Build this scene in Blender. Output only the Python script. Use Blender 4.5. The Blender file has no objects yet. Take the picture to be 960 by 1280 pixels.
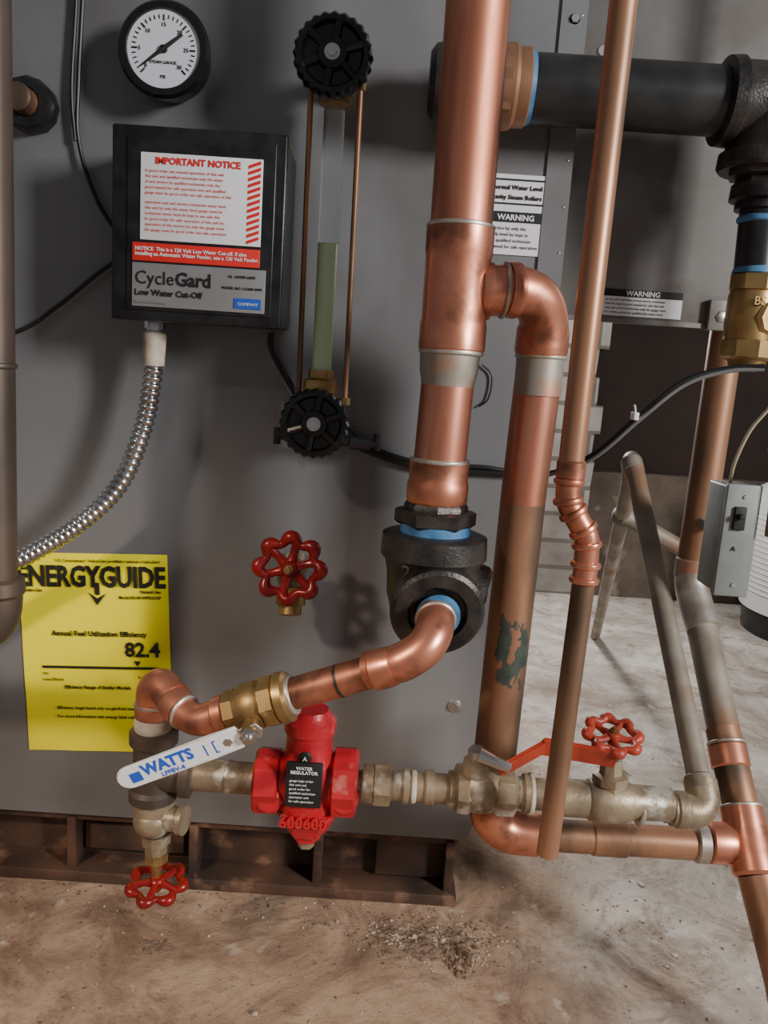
import bpy, bmesh, math, random
from mathutils import Vector, Matrix
from mathutils import noise as mnoise
random.seed(4)
K = 0.00075          # one working unit = 0.75 mm ; floor z=0 ; boiler front y=0
V = Vector

# ------------------------------------------------------------ materials
def new_mat(name):
    m = bpy.data.materials.new(name); m.use_nodes = True
    nt = m.node_tree
    return m, nt, nt.nodes["Principled BSDF"]

def M(name, c1, c2=None, metal=0.0, rough=0.5, scale=30, lo=0.35, hi=0.65, bump=0.0,
      bscale=None, stretch=(1, 1, 1), c3=None, s3=80, lo3=0.6, hi3=0.7, rough2=None, coat=0.0, detail=6, bdist=0.001):
    m, nt, b = new_mat(name)
    L = nt.links.new
    b.inputs["Base Color"].default_value = (*c1, 1)
    b.inputs["Metallic"].default_value = metal
    b.inputs["Roughness"].default_value = rough
    b.inputs["Coat Weight"].default_value = coat
    tc = nt.nodes.new("ShaderNodeTexCoord")
    mp = nt.nodes.new("ShaderNodeMapping"); mp.inputs["Scale"].default_value = stretch
    L(tc.outputs["Object"], mp.inputs["Vector"])
    col = None
    if c2:
        n = nt.nodes.new("ShaderNodeTexNoise"); n.inputs["Scale"].default_value = scale
        n.inputs["Detail"].default_value = detail
        L(mp.outputs[0], n.inputs["Vector"])
        r = nt.nodes.new("ShaderNodeValToRGB")
        r.color_ramp.elements[0].position = lo; r.color_ramp.elements[0].color = (*c1, 1)
        r.color_ramp.elements[1].position = hi; r.color_ramp.elements[1].color = (*c2, 1)
        L(n.outputs["Fac"], r.inputs["Fac"]); col = r.outputs["Color"]
        if rough2 is not None:
            mr = nt.nodes.new("ShaderNodeMapRange")
            mr.inputs["From Min"].default_value = lo; mr.inputs["From Max"].default_value = hi
            mr.inputs["To Min"].default_value = rough; mr.inputs["To Max"].default_value = rough2
            L(n.outputs["Fac"], mr.inputs["Value"]); L(mr.outputs[0], b.inputs["Roughness"])
    if c3:
        n3 = nt.nodes.new("ShaderNodeTexNoise"); n3.inputs["Scale"].default_value = s3
        n3.inputs["Detail"].default_value = 5
        L(mp.outputs[0], n3.inputs["Vector"])
        r3 = nt.nodes.new("ShaderNodeMapRange")
        r3.inputs["From Min"].default_value = lo3; r3.inputs["From Max"].default_value = hi3
        L(n3.outputs["Fac"], r3.inputs["Value"])
        mx = nt.nodes.new("ShaderNodeMix"); mx.data_type = 'RGBA'
        L(r3.outputs[0], mx.inputs["Factor"])
        if col: L(col, mx.inputs["A"])
        else: mx.inputs["A"].default_value = (*c1, 1)
        mx.inputs["B"].default_value = (*c3, 1)
        col = mx.outputs["Result"]
    if col: L(col, b.inputs["Base Color"])
    if bump:
        nb = nt.nodes.new("ShaderNodeTexNoise"); nb.inputs["Scale"].default_value = bscale or scale * 4
        nb.inputs["Detail"].default_value = 4
        L(tc.outputs["Object"], nb.inputs["Vector"])
        bp = nt.nodes.new("ShaderNodeBump"); bp.inputs["Strength"].default_value = bump
        bp.inputs["Distance"].default_value = bdist
        L(nb.outputs["Fac"], bp.inputs["Height"]); L(bp.outputs[0], b.inputs["Normal"])
    return m

copper = M("copper_clean", (0.78, 0.33, 0.22), (0.48, 0.185, 0.11), 0.82, 0.31, 34, lo=.40, hi=.64, stretch=(1, 1, .16),
           c3=(0.17, 0.078, 0.050), s3=22, lo3=.51, hi3=.66, rough2=.5)
copper_old = M("copper_aged", (0.46, 0.235, 0.135), (0.27, 0.145, 0.085), 0.55, 0.37, 22, stretch=(1, 1, .22),
               c3=(0.090, 0.066, 0.045), s3=18, lo3=.50, hi3=.66, rough2=.55)
copper_fit = M("copper_fitting", (0.82, 0.34, 0.22), (0.52, 0.20, 0.12), 0.82, 0.29, 28, rough2=.46, c3=(.24, .105, .065), s3=30, lo3=.54, hi3=.68)
solder = M("solder_ring", (0.62, 0.58, 0.52), (0.42, 0.34, 0.28), 0.7, 0.4, 60)
patina = M("solder_patina", (0.36, 0.33, 0.28), (0.50, 0.25, 0.15), 0.5, 0.5, 30, lo=.45, hi=.6)
verdigris = M("verdigris", (0.035, 0.052, 0.044), (0.085, 0.105, 0.080), 0.2, 0.6, 60)
brass = M("brass", (0.52, 0.35, 0.145), (0.28, 0.18, 0.075), 0.85, 0.33, 40, rough2=.5)
brass_dull = M("brass_dull", (0.37, 0.295, 0.195), (0.17, 0.12, 0.080), 0.5, 0.45, 34, c3=(.50, .47, .40), s3=44, lo3=.55, hi3=.65, bump=.35, bscale=260)
greypipe = M("weathered_pipe", (0.34, 0.30, 0.245), (0.19, 0.155, 0.115), 0.3, 0.6, 25, c3=(.27, .15, .09), s3=15, lo3=.54, hi3=.68)
iron = M("black_iron", (0.026, 0.025, 0.025), (0.075, 0.065, 0.058), 0.5, 0.38, 50, bump=.5, bscale=420)
iron_pipe = M("iron_pipe", (0.022, 0.023, 0.026), (0.05, 0.048, 0.046), 0.4, 0.36, 30)
iron_rust = M("iron_rusty", (0.070, 0.056, 0.048), (0.14, 0.10, 0.075), 0.5, 0.5, 25, stretch=(1, 1, .3))
blue_tape = M("blue_thread_tape", (0.045, 0.16, 0.36), (0.09, 0.25, 0.46), 0, 0.5, 80)
tape_white = M("thread_sealant", (0.62, 0.58, 0.48), (0.34, 0.25, 0.165), 0, 0.6, 50)
blackplastic = M("black_plastic", (0.008, 0.008, 0.009), None, 0, 0.23)
blackenamel = M("black_enamel", (0.009, 0.009, 0.011), (0.022, 0.022, 0.024), 0.1, 0.3, 60)
rubber = M("cable_black", (0.010, 0.010, 0.010), None, 0, 0.45)
cable_grey = M("cable_grey", (0.14, 0.14, 0.14), None, 0, 0.5)
cable_cream = M("cable_cream", (0.50, 0.43, 0.30), None, 0, 0.5)
white = M("white_label", (0.80, 0.80, 0.82), None, 0, 0.5)
offwhite = M("dial_white", (0.66, 0.69, 0.75), None, 0, 0.4)
redlab = M("red_print", (0.70, 0.025, 0.02), None, 0, 0.5)
blackink = M("black_ink", (0.010, 0.010, 0.010), None, 0, 0.6)
greyink = M("grey_ink", (0.25, 0.25, 0.25), None, 0, 0.6)
blueink = M("blue_ink", (0.02, 0.10, 0.50), None, 0, 0.5)
silverplate = M("nameplate_grey", (0.23, 0.23, 0.23), (0.28, 0.28, 0.28), 0.2, 0.45, 20)
steel = M("galvanised_steel", (0.74, 0.74, 0.74), (0.5, 0.5, 0.5), 1.0, 0.22, 40)
zinc = M("screw_zinc", (0.6, 0.6, 0.6), None, 1.0, 0.35)
redpaint = M("red_paint", (0.56, 0.018, 0.030), (0.36, 0.013, 0.020), 0.1, 0.36, 30, c3=(.50, .15, .13), s3=48, lo3=.58, hi3=.70, bump=.35, bscale=300)
redwheel = M("red_wheel_paint", (0.30, 0.010, 0.010), (0.17, 0.008, 0.008), 0.1, 0.28, 60)
redlever = M("red_lever_coating", (0.52, 0.06, 0.028), (0.30, 0.035, 0.02), 0, 0.42, 30)
yellow = M("yellow_label", (0.95, 0.86, 0.003), (0.90, 0.80, 0.003), 0, 0.5, 8)
jacket = M("boiler_jacket_paint", (0.185, 0.188, 0.197), (0.245, 0.246, 0.253), 0.25, 0.36, 3.2, stretch=(1, 1, .6),
           c3=(0.130, 0.126, 0.124), s3=6, lo3=.47, hi3=.74, bump=.5, bscale=2.2, bdist=.012)
jacket2 = M("vent_housing_steel", (0.235, 0.225, 0.215), (0.155, 0.143, 0.133), 0.35, 0.42, 9, c3=(.11, .09, .08), s3=12, lo3=.52, hi3=.72, bump=.4, bscale=2.5, bdist=.01)
basemat = M("rusty_base", (0.034, 0.021, 0.015), (0.105, 0.050, 0.030), 0.1, 0.7, 15, c3=(.24, .13, .08), s3=26, lo3=.57, hi3=.72, bump=.4)
greybox = M("switch_box_grey", (0.27, 0.29, 0.28), (0.20, 0.21, 0.20), 0.2, 0.5, 30)
binwhite = M("appliance_white", (0.62, 0.62, 0.58), (0.52, 0.50, 0.46), 0, 0.5, 6)
void_shade = M("recess_shade_brown", (0.010, 0.005, 0.003), (0.020, 0.009, 0.005), 0, 0.9, 6)  # near-black brown: the opening's inner shade is put into the colour
dirtwall = M("dirty_foundation", (0.12, 0.088, 0.064), (0.050, 0.035, 0.026), 0, 0.9, 6, c3=(.22, .18, .14), s3=14, lo3=.58, hi3=.7, bump=.6, bscale=30, bdist=.006)
debris_m = M("debris_stone", (0.42, 0.35, 0.28), (0.12, 0.08, 0.055), 0, 0.9, 60, lo=.46, hi=.54)
soil_m = M("loose_soil", (0.11, 0.070, 0.047), (0.24, 0.165, 0.115), 0, 0.95, 60, bump=.8, bscale=200, bdist=.003)
water = M("green_water", (0.40, 0.58, 0.32), (0.48, 0.64, 0.40), 0, 0.18, 20, stretch=(1, 1, .2))
def glass_mat():
    m, nt, b = new_mat("sight_glass")
    b.inputs["Base Color"].default_value = (0.94, 0.97, 0.96, 1)
    b.inputs["Roughness"].default_value = 0.04
    b.inputs["Transmission Weight"].default_value = 1.0
    b.inputs["IOR"].default_value = 1.10
    return m
glass = glass_mat()

def floor_mat():
    m, nt, b = new_mat("dusty_concrete")
    L = nt.links.new
    tc = nt.nodes.new("ShaderNodeTexCoord")
    def noise(s, d=8, rough=.6, vec=None, dist=0):
        n = nt.nodes.new("ShaderNodeTexNoise"); n.inputs["Scale"].default_value = s
        n.inputs["Detail"].default_value = d; n.inputs["Roughness"].default_value = rough
        n.inputs["Distortion"].default_value = dist
        L(vec or tc.outputs["Object"], n.inputs["Vector"]); return n.outputs["Fac"]
    def ramp(f, a, ca, c, cc):
        r = nt.nodes.new("ShaderNodeValToRGB")
        r.color_ramp.elements[0].position = a; r.color_ramp.elements[0].color = (*ca, 1)
        r.color_ramp.elements[1].position = c; r.color_ramp.elements[1].color = (*cc, 1)
        L(f, r.inputs["Fac"]); return r.outputs["Color"]
    def mix(f, a, c):
        x = nt.nodes.new("ShaderNodeMix"); x.data_type = 'RGBA'
        L(f, x.inputs["Factor"]); L(a, x.inputs["A"]); L(c, x.inputs["B"]); return x.outputs["Result"]
    def rgb(c):
        d = nt.nodes.new("ShaderNodeRGB"); d.outputs[0].default_value = (*c, 1); return d.outputs[0]
    tan = ramp(noise(6.5, 10, .72, dist=1.4), .38, (.22, .130, .082), .60, (.50, .345, .235))
    grey = ramp(noise(6, 10, .68, dist=.8), .38, (.24, .195, .155), .62, (.48, .435, .38))
    sp = nt.nodes.new("ShaderNodeSeparateXYZ"); L(tc.outputs["Object"], sp.inputs[0])
    ad = nt.nodes.new("ShaderNodeMath"); ad.operation = 'MULTIPLY_ADD'
    L(noise(6), ad.inputs[0]); ad.inputs[1].default_value = .5; L(sp.outputs[0], ad.inputs[2])
    mr = nt.nodes.new("ShaderNodeMapRange"); mr.inputs["From Min"].default_value = .38; mr.inputs["From Max"].default_value = .58
    L(ad.outputs[0], mr.inputs["Value"])
    base = mix(mr.outputs[0], tan, grey)
    base = mix(ramp(noise(10, 12, .80, dist=.8), .49, (0, 0, 0), .64, (.85, .85, .85)), base, rgb((.13, .082, .055)))
    base = mix(ramp(noise(30, 6, .6, dist=.4), .62, (0, 0, 0), .70, (.6, .6, .6)), base, rgb((.58, .50, .42)))
    base = mix(ramp(noise(150, 4, .6), .61, (0, 0, 0), .69, (.85, .85, .85)), base, rgb((.13, .085, .06)))
    L(base, b.inputs["Base Color"]); b.inputs["Roughness"].default_value = .85
    bp = nt.nodes.new("ShaderNodeBump"); bp.inputs["Strength"].default_value = .8; bp.inputs["Distance"].default_value = .005
    L(noise(36, 12, .75), bp.inputs["Height"]); L(bp.outputs[0], b.inputs["Normal"])
    return m
def brick_mat():
    m, nt, b = new_mat("painted_block")
    L = nt.links.new
    tc = nt.nodes.new("ShaderNodeTexCoord")
    mp = nt.nodes.new("ShaderNodeMapping"); mp.inputs["Rotation"].default_value = (math.pi/2, 0, 0)
    L(tc.outputs["Object"], mp.inputs["Vector"])
    br = nt.nodes.new("ShaderNodeTexBrick"); L(mp.outputs[0], br.inputs["Vector"])
    br.inputs["Scale"].default_value = 1.0; br.inputs["Brick Width"].default_value = .2; br.inputs["Row Height"].default_value = .07
    br.inputs["Mortar Size"].default_value = .006
    br.inputs["Color1"].default_value = (.50, .46, .42, 1); br.inputs["Color2"].default_value = (.34, .30, .26, 1)
    br.inputs["Mortar"].default_value = (.20, .17, .14, 1)
    n = nt.nodes.new("ShaderNodeTexNoise"); n.inputs["Scale"].default_value = 12; n.inputs["Detail"].default_value = 8
    L(tc.outputs["Object"], n.inputs["Vector"])
    x = nt.nodes.new("ShaderNodeMix"); x.data_type = 'RGBA'; x.blend_type = 'MULTIPLY'; x.inputs["Factor"].default_value = .8
    L(br.outputs["Color"], x.inputs["A"]); L(n.outputs["Fac"], x.inputs["B"])
    L(x.outputs["Result"], b.inputs["Base Color"]); b.inputs["Roughness"].default_value = .9
    return m
floor_m = floor_mat(); brick_m = brick_mat()

# ------------------------------------------------------------ geometry builder
def catmull(pts, n=8):
    pts = [V(p) for p in pts]; out = []
    P = [pts[0]*2-pts[1]] + pts + [pts[-1]*2-pts[-2]]
    for i in range(1, len(P)-2):
        a, b, c, d = P[i-1:i+3]
        for k in range(n):
            t = k/n
            out.append(.5*((2*b)+(c-a)*t+(2*a-5*b+4*c-d)*t*t+(-a+3*b-3*c+d)*t**3))
    out.append(pts[-1]); return out

def fillet(pts, rad, n=8):
    pts = [V(p) for p in pts]; out = [pts[0]]
    for i in range(1, len(pts)-1):
        a, b, c = pts[i-1:i+2]
        u = (a-b).normalized(); w = (c-b).normalized()
        ang = u.angle(w)
        d = min(rad/math.tan(ang/2), (a-b).length*.98, (c-b).length*.98)
        p0 = b+u*d; p2 = b+w*d
        for k in range(n+1):
            t = k/n
            out.append(p0*(1-t)**2+b*2*t*(1-t)*1.0+p2*t*t)
    out.append(pts[-1]); return out

class B:
    def __init__(s, name):
        s.name = name; s.bm = bmesh.new(); s.mats = []
    def mi(s, m):
        if m not in s.mats: s.mats.append(m)
        return s.mats.index(m)
    def face(s, vs, m):
        try:
            f = s.bm.faces.new(vs); f.material_index = m; f.smooth = True; return f
        except ValueError: return None
    def tube(s, pts, r, mat, n=24, cap=True, fixed=None, closed=False):
        pts = [V(p) for p in pts]; N = len(pts); m = s.mi(mat)
        rs = r if isinstance(r, (list, tuple)) else [r]*N
        tang = []
        for i in range(N):
            if fixed is not None: t = V(fixed).normalized()
            elif closed: t = (pts[(i+1) % N]-pts[i-1]).normalized()
            else:
                a = pts[max(i-1, 0)]; b = pts[min(i+1, N-1)]; t = (b-a).normalized()
            tang.append(t)
        t0 = tang[0]
        up = V((0, 0, 1)) if abs(t0.z) < .9 else V((0, 1, 0))
        x = t0.cross(up).normalized()
        rings = []
        for i in range(N):
            t = tang[i]
            if i: x = (x - t*x.dot(t)).normalized()
            y = t.cross(x)
            rings.append([s.bm.verts.new(pts[i]+(x*math.cos(2*math.pi*k/n)+y*math.sin(2*math.pi*k/n))*max(rs[i], .01)) for k in range(n)])
        rng = range(N) if closed else range(N-1)
        for i in rng:
            A = rings[i]; C = rings[(i+1) % N]
            for k in range(n):
                s.face([A[k], A[(k+1) % n], C[(k+1) % n], C[k]], m)
        if cap and not closed:
            s.face(rings[0][::-1], m); s.face(rings[-1], m)
    def lathe(s, p0, axis, prof, mat, n=28):
        a = V(axis).normalized(); p0 = V(p0)
        s.tube([p0+a*d for d, _ in prof], [r for _, r in prof], mat, n, True, fixed=a)
    def cyl(s, p0, p1, r, mat, n=28, bev=0):
        p0, p1 = V(p0), V(p1); L = (p1-p0).length
        if bev: s.lathe(p0, p1-p0, [(0, r-bev), (bev, r), (L-bev, r), (L, r-bev)], mat, n)
        else: s.lathe(p0, p1-p0, [(0, r), (L, r)], mat, n)
    def ring(s, p, axis, r, w, mat, n=28):   # rounded collar bead
        s.lathe(V(p)-V(axis).normalized()*w/2, axis, [(0, r-w*.35), (w*.2, r-w*.08), (w*.5, r), (w*.8, r-w*.08), (w, r-w*.35)], mat, n)
    def box(s, lo, hi, mat, bev=0, rot=None):
        lo, hi = V(lo), V(hi); c = (lo+hi)/2; d = hi-lo
        tmp = bmesh.new(); bmesh.ops.create_cube(tmp, size=1)
        for v in tmp.verts: v.co = V((v.co.x*d.x, v.co.y*d.y, v.co.z*d.z))
        if bev: bmesh.ops.bevel(tmp, geom=tmp.edges[:], offset=bev, segments=3, affect='EDGES', profile=.5)
        R = rot.to_4x4() if rot else Matrix.Identity(4)
        s.merge(tmp, Matrix.Translation(c) @ R, mat)
    def merge(s, tmp, mtx, mat):
        m = s.mi(mat); mp = {}
        for v in tmp.verts: mp[v] = s.bm.verts.new(mtx @ v.co)
        for f in tmp.faces: s.face([mp[v] for v in f.verts], m)
        tmp.free()
    def prism(s, outline, y0, y1, mat):      # outline (x,z) extruded along y
        m = s.mi(mat)
        a = [s.bm.verts.new((x, y0, z)) for x, z in outline]; b = [s.bm.verts.new((x, y1, z)) for x, z in outline]
        s.face(a, m); s.face(b[::-1], m)
        for i in range(len(a)):
            j = (i+1) % len(a); s.face([a[j], a[i], b[i], b[j]], m)
    def sphere(s, c, r, mat, sc=(1, 1, 1), n=16):
        tmp = bmesh.new(); bmesh.ops.create_uvsphere(tmp, u_segments=n, v_segments=n//2+2, radius=r)
        s.merge(tmp, Matrix.Translation(V(c)) @ Matrix.Diagonal((*sc, 1)), mat)
    def text(s, body, size, loc, mat, rot=0, ext=.25, align='LEFT', bold=0.0, basis=None, sx=1.0):
        cu = bpy.data.curves.new("tmp_text", "FONT"); cu.body = body; cu.size = size; cu.extrude = ext
        cu.align_x = align; cu.resolution_u = 2; cu.offset = bold; cu.space_line = .95
        ob = bpy.data.objects.new("tmp_text", cu); bpy.context.collection.objects.link(ob)
        dg = bpy.context.evaluated_depsgraph_get(); me = bpy.data.meshes.new_from_object(ob.evaluated_get(dg))
        tmp = bmesh.new(); tmp.from_mesh(me)
        Bm = basis if basis else Matrix.Rotation(math.pi/2, 4, 'X')
        Rz = Matrix.Rotation(rot, 4, 'Z')
        s.merge(tmp, Matrix.Translation(V(loc)) @ Bm @ Rz @ Matrix.Diagonal((sx, 1, 1, 1)), mat)
        bpy.data.objects.remove(ob); bpy.data.curves.remove(cu); bpy.data.meshes.remove(me)
    def wheel(s, c, axis, R, mat, lobes=7, spokes=5, t=None, hubmat=None):
        t = t or R*.15; a = V(axis).normalized(); c = V(c)
        up = V((0, 0, 1)) if abs(a.z) < .8 else V((0, 1, 0))
        x = a.cross(up).normalized(); y = a.cross(x)
        pts = []
        N = lobes*12
        for k in range(N):
            th = 2*math.pi*k/N; rr = R*(1+.10*math.cos(lobes*th)-.08)
            pts.append(c+(x*math.cos(th)+y*math.sin(th))*rr+a*0)
        rs = [t*(1+.28*math.cos(lobes*2*math.pi*k/N)) for k in range(N)]
        s.tube(pts, rs, mat, 12, closed=True)
        for k in range(spokes):
            th = 2*math.pi*(k+.3)/spokes; d = x*math.cos(th)+y*math.sin(th)
            s.tube([c+d*R*.15-a*t*.3, c+d*R*.5-a*t*.5, c+d*R*.92], [t*1.1, t*.75, t*.9], mat, 10)
        s.lathe(c-a*t*1.6, a, [(0, R*.22), (t*.4, R*.29), (t*2.2, R*.27), (t*2.6, R*.22)], mat, 20)
        s.lathe(c+a*t*.9, a, [(0, R*.16), (t*.8, R*.16)], hubmat or brass, 6)
        s.lathe(c+a*t*1.7, a, [(0, R*.09), (t*.7, R*.08)], hubmat or brass, 12)
    def done(s, loc=None, sharp=35, mod=None):
        bm = s.bm
        bmesh.ops.recalc_face_normals(bm, faces=bm.faces[:])
        lo = V((min(v.co.x for v in bm.verts), min(v.co.y for v in bm.verts), min(v.co.z for v in bm.verts)))
        hi = V((max(v.co.x for v in bm.verts), max(v.co.y for v in bm.verts), max(v.co.z for v in bm.verts)))
        c = (lo+hi)/2 if loc is None else V(loc)
        for v in bm.verts: v.co = (v.co-c)*K
        me = bpy.data.meshes.new(s.name); bm.to_mesh(me); bm.free()
        for m in s.mats: me.materials.append(m)
        me.set_sharp_from_angle(angle=math.radians(sharp))
        ob = bpy.data.objects.new(s.name, me); ob.location = c*K
        bpy.context.collection.objects.link(ob); return ob

X, Y, Z = V((1, 0, 0)), V((0, 1, 0)), V((0, 0, 1))

# ------------------------------------------------------------ room
o = B("floor"); o.box((-2500, -3500, -40), (3500, 1760, 0), floor_m); o.done(loc=(0, 0, 0))
o = B("wall_back")
edge = []
rnd = random.Random(2)
z = 0
while z < 1500:
    w = rnd.choice((668, 690, 704, 682)); o_z = z+93
    edge += [(w, z), (w+rnd.uniform(-6, 6), o_z)]; z = o_z
o.prism(edge+[(700, 2600), (-2500, 2600), (-2500, 0)], 1690, 1760, brick_m)
o.box((640, 1700, 0), (3500, 1760, 430), dirtwall)
o.box((640, 1700, 1500), (3500, 1760, 2600), brick_m)
o.box((640, 1755, 430), (3500, 1765, 1500), void_shade)  # dark sheet standing in for the shade inside the opening
o.done(loc=(0, 1700, 0))
# loose debris
o = B("floor_debris")
for i in range(1100):
    q = random.random()
    if q < .5: x, y = random.gauss(95, 45), random.gauss(-78, 20)
    elif q < .56: x, y = random.gauss(430, 50), random.gauss(-30, 30)
    else: x, y = random.uniform(-500, 700), random.uniform(-320, 700)
    if x < 150 and y > -12: y = -12-random.random()*60
    r = random.uniform(.7, 2.0) if random.random() < .97 else random.uniform(2.0, 4.0)
    tmp = bmesh.new(); bmesh.ops.create_icosphere(tmp, subdivisions=1, radius=r)
    for v in tmp.verts: v.co *= random.uniform(.7, 1.25)
    o.merge(tmp, Matrix.Translation((x, y, r*.4)) @ Matrix.Diagonal((1.2, 1, .6, 1)), debris_m)
# low drifts of soil: height field cut by noise so the outline is ragged
def drift(cx, cy, a, b, h, seed):
    m = o.mi(soil_m); n = 60; g = {}
    for i in range(n+1):
        for j in range(n+1):
            u = -1+2*i/n; w = -1+2*j/n
            nz = mnoise.fractal(V((u*4.2+seed, w*4.2, seed)), .7, 2.2, 6)
            hh = (1-(u*u+w*w))*.8+nz*1.25-.42
            g[i, j] = (cx+u*a, cy+w*b, hh)
    vs = {}
    def gv(k):
        if k not in vs:
            x, y, hh = g[k]; vs[k] = o.bm.verts.new((x, y, max(0, hh)*h+.15))
        return vs[k]
    for i in range(n):
        for j in range(n):
            ks = [(i, j), (i+1, j), (i+1, j+1), (i, j+1)]
            if sum(1 for k in ks if g[k][2] > 0) >= 2: o.face([gv(k) for k in ks], m)
drift(95, -80, 75, 38, 3, 1.3); drift(130, -98, 22, 42, 5, 4.1)
drift(-250, -120, 24, 14, 2, 3.3)
o.done()

# ------------------------------------------------------------ boiler
o = B("boiler")
o.prism([(-1300, 97), (142, 97), (194, 260), (194, 1700), (-1300, 1700)], 0, 900, jacket)
o.prism([(164, 270), (194, 270), (194, 1700), (164, 1700)], -3, 0, jacket)
for i in range(26):
    z = 300+i*52
    o.sphere((188, -3, z), 1.6, zinc, (1, .6, 1), 8)
for (x, z) in ((110, 290), (180, 1128), (-300, 1280)):
    o.lathe((x, 0, z), (0, -1, 0), [(0, 9), (2, 8.5), (3, 6)], zinc, 20)
    o.lathe((x, -2, z), (0, -1, 0), [(0, 5.5), (4, 5)], zinc, 6)
# rusty base frame
o.box((-1300, 40, 0), (130, 880, 97), basemat)
o.box((-1300, 8, 84), (134, 60, 97), basemat, 1)
o.box((-1300, -8, 0), (134, 60, 16), basemat, 1)
for x in (-900, -640, -400, -232, -60, 122):
    o.box((x-6, 2, 10), (x+6, 60, 90), basemat, 1)
o.box((-390, 26, 30), (-250, 42, 70), basemat, 2)
o.box((20, 24, 20), (116, 42, 80), basemat, 2)
o.done()
o = B("vent_housing")
o.box((200, 60, 800), (900, 66, 1700), jacket2, 1)
o.box((200, 66, 905), (900, 700, 1700), jacket2)
o.box((205, 57, 800), (420, 60, 806), jacket2)
o.box((396, 50, 798), (432, 60, 836), jacket2, 1)
o.lathe((412, 50, 815), (0, -1, 0), [(0, 8), (2, 7), (3, 4)], zinc, 6)
o.lathe((229, 60, 1120), (0, -1, 0), [(0, 7), (2, 6)], zinc, 12)
o.done()

def lines(o, x0, x1, z0, z1, n, y, mat, h=.22, seed=1, rot=0):
    rnd = random.Random(seed); st = (z0-z1)/n
    words = "the water level gauge must be kept in good order see manual for safe operation of this unit and service by qualified technician only".split()
    for i in range(n):
        t = ""; target = (x1-x0)/(st*.36)
        k = rnd.randrange(len(words))
        while len(t) < target-5: t += words[k % len(words)]+" "; k += rnd.choice((1, 1, 3))
        o.text(t.strip(), st*.78, (x0, y, z0-st*(i+.8)), mat, ext=.1, sx=1.0)

o = B("warning_label")
o.box((262, 58.6, 809), (363, 60, 842), white)
o.box((262, 58, 833), (363, 59, 842), blackink)
o.text("WARNING", 9, (312, 57.6, 834.5), white, align='CENTER', bold=.2)
lines(o, 265, 362, 832, 811, 4, 58.2, blackink, seed=3)
o.done()
o = B("water_level_label")
o.box((100, -2, 866), (170, 0, 957), white)
for b in ((103, 923, 167, 925), (103, 950, 167, 952), (103, 923, 105, 952), (165, 923, 167, 952)):
    o.box((b[0], -2.6, b[1]), (b[2], -1.5, b[3]), blackink)
o.text("Normal Water Level", 7.2, (162, -2.8, 940), blackink, align='RIGHT', bold=.15)
o.text("Gravity Steam Boilers", 7.2, (162, -2.8, 929), blackink, align='RIGHT', bold=.15)
o.box((103, -2.6, 903), (167, -1.5, 915), blackink)
o.text("WARNING", 9, (133, -3, 905.5), white, align='CENTER', bold=.25)
lines(o, 105, 166, 900, 872, 4, -2.6, blackink, seed=5)
o.done()

# energy label (slightly crooked)
o = B("energy_guide_label")
y = -1.5
cx, cz = -364, 329; th = math.radians(2.8)
R = Matrix.Rotation(-th, 3, 'Y')
def ep(x, z, yy=y):
    v = R @ V((x, 0, z)); return (cx+v.x, yy, cz+v.z)
W, H = 97, 136
m = o.mi(yellow)
rows = 8
grid = [[o.bm.verts.new(ep(-W+2*W*i/6, H-2*H*j/rows, -1.2-1.2*abs(math.sin(i*1.3+j)))) for i in range(7)] for j in range(rows+1)]
for j in range(rows):
    for i in range(6): o.face([grid[j][i], grid[j+1][i], grid[j+1][i+1], grid[j][i+1]], m)
def et(t, size, x, z, bold=.0, al='LEFT', sx=1, mat=blackink): o.text(t, size, ep(x, z, -4), mat, rot=th, align=al, bold=bold, sx=sx)
et("ENERGYGUIDE", 38, -2, 93, 1.3, 'CENTER', .76)
et("U.S. Government  Federal law prohibits removal of this label", 5.5, 88, 125, 0, 'RIGHT')
et("Boiler-Gas", 5.5, -90, 85, .1); et("Natural Gas", 5.5, 88, 85, .1, 'RIGHT'); et("Model 83-S4-WPDG-XP", 5.5, 88, 77, .1, 'RIGHT')
o.prism([(ep(-3, 0)[0], ep(0, 98)[2]), (ep(3, 0)[0], ep(0, 98)[2]), (ep(4, 0)[0], ep(0, 82)[2]), (ep(-2, 0)[0], ep(0, 82)[2])], -4, -3, blackink)
o.prism([(ep(-10, 0)[0], ep(0, 84)[2]), (ep(1, 0)[0], ep(0, 77)[2]), (ep(12, 0)[0], ep(0, 84)[2]), (ep(1, 0)[0], ep(0, 68)[2])], -4, -3, blackink)
et("Annual Fuel Utilization Efficiency", 9.4, 5, 26, .25, 'CENTER')
et("82.4", 27, 84, -1, .8, 'RIGHT')
a = ep(-72, -19); b = ep(82, -19)
o.prism([(a[0], a[2]), (b[0], b[2]), (b[0], b[2]+3), (a[0], a[2]+3)], -4, -3, blackink)
a = ep(53, -8); o.prism([(a[0]-4, a[2]), (a[0]+5, a[2]), (a[0]+1, a[2]-7)], -4, -3, blackink)
et("78.0", 4.5, -72, -28); et("Least Efficient", 5, -72, -36); et("Most Efficient", 5, 82, -32, 0, 'RIGHT')
et("Efficiency Range of Similar Models", 6.4, 0, -47, .15, 'CENTER')
et("·  Efficiency range based only on gas-fired steam boilers.", 5.8, -60, -76, .08)
et("·  For more information visit energy label web site.", 5.8, -60, -88, .08)
o.done()

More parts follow.
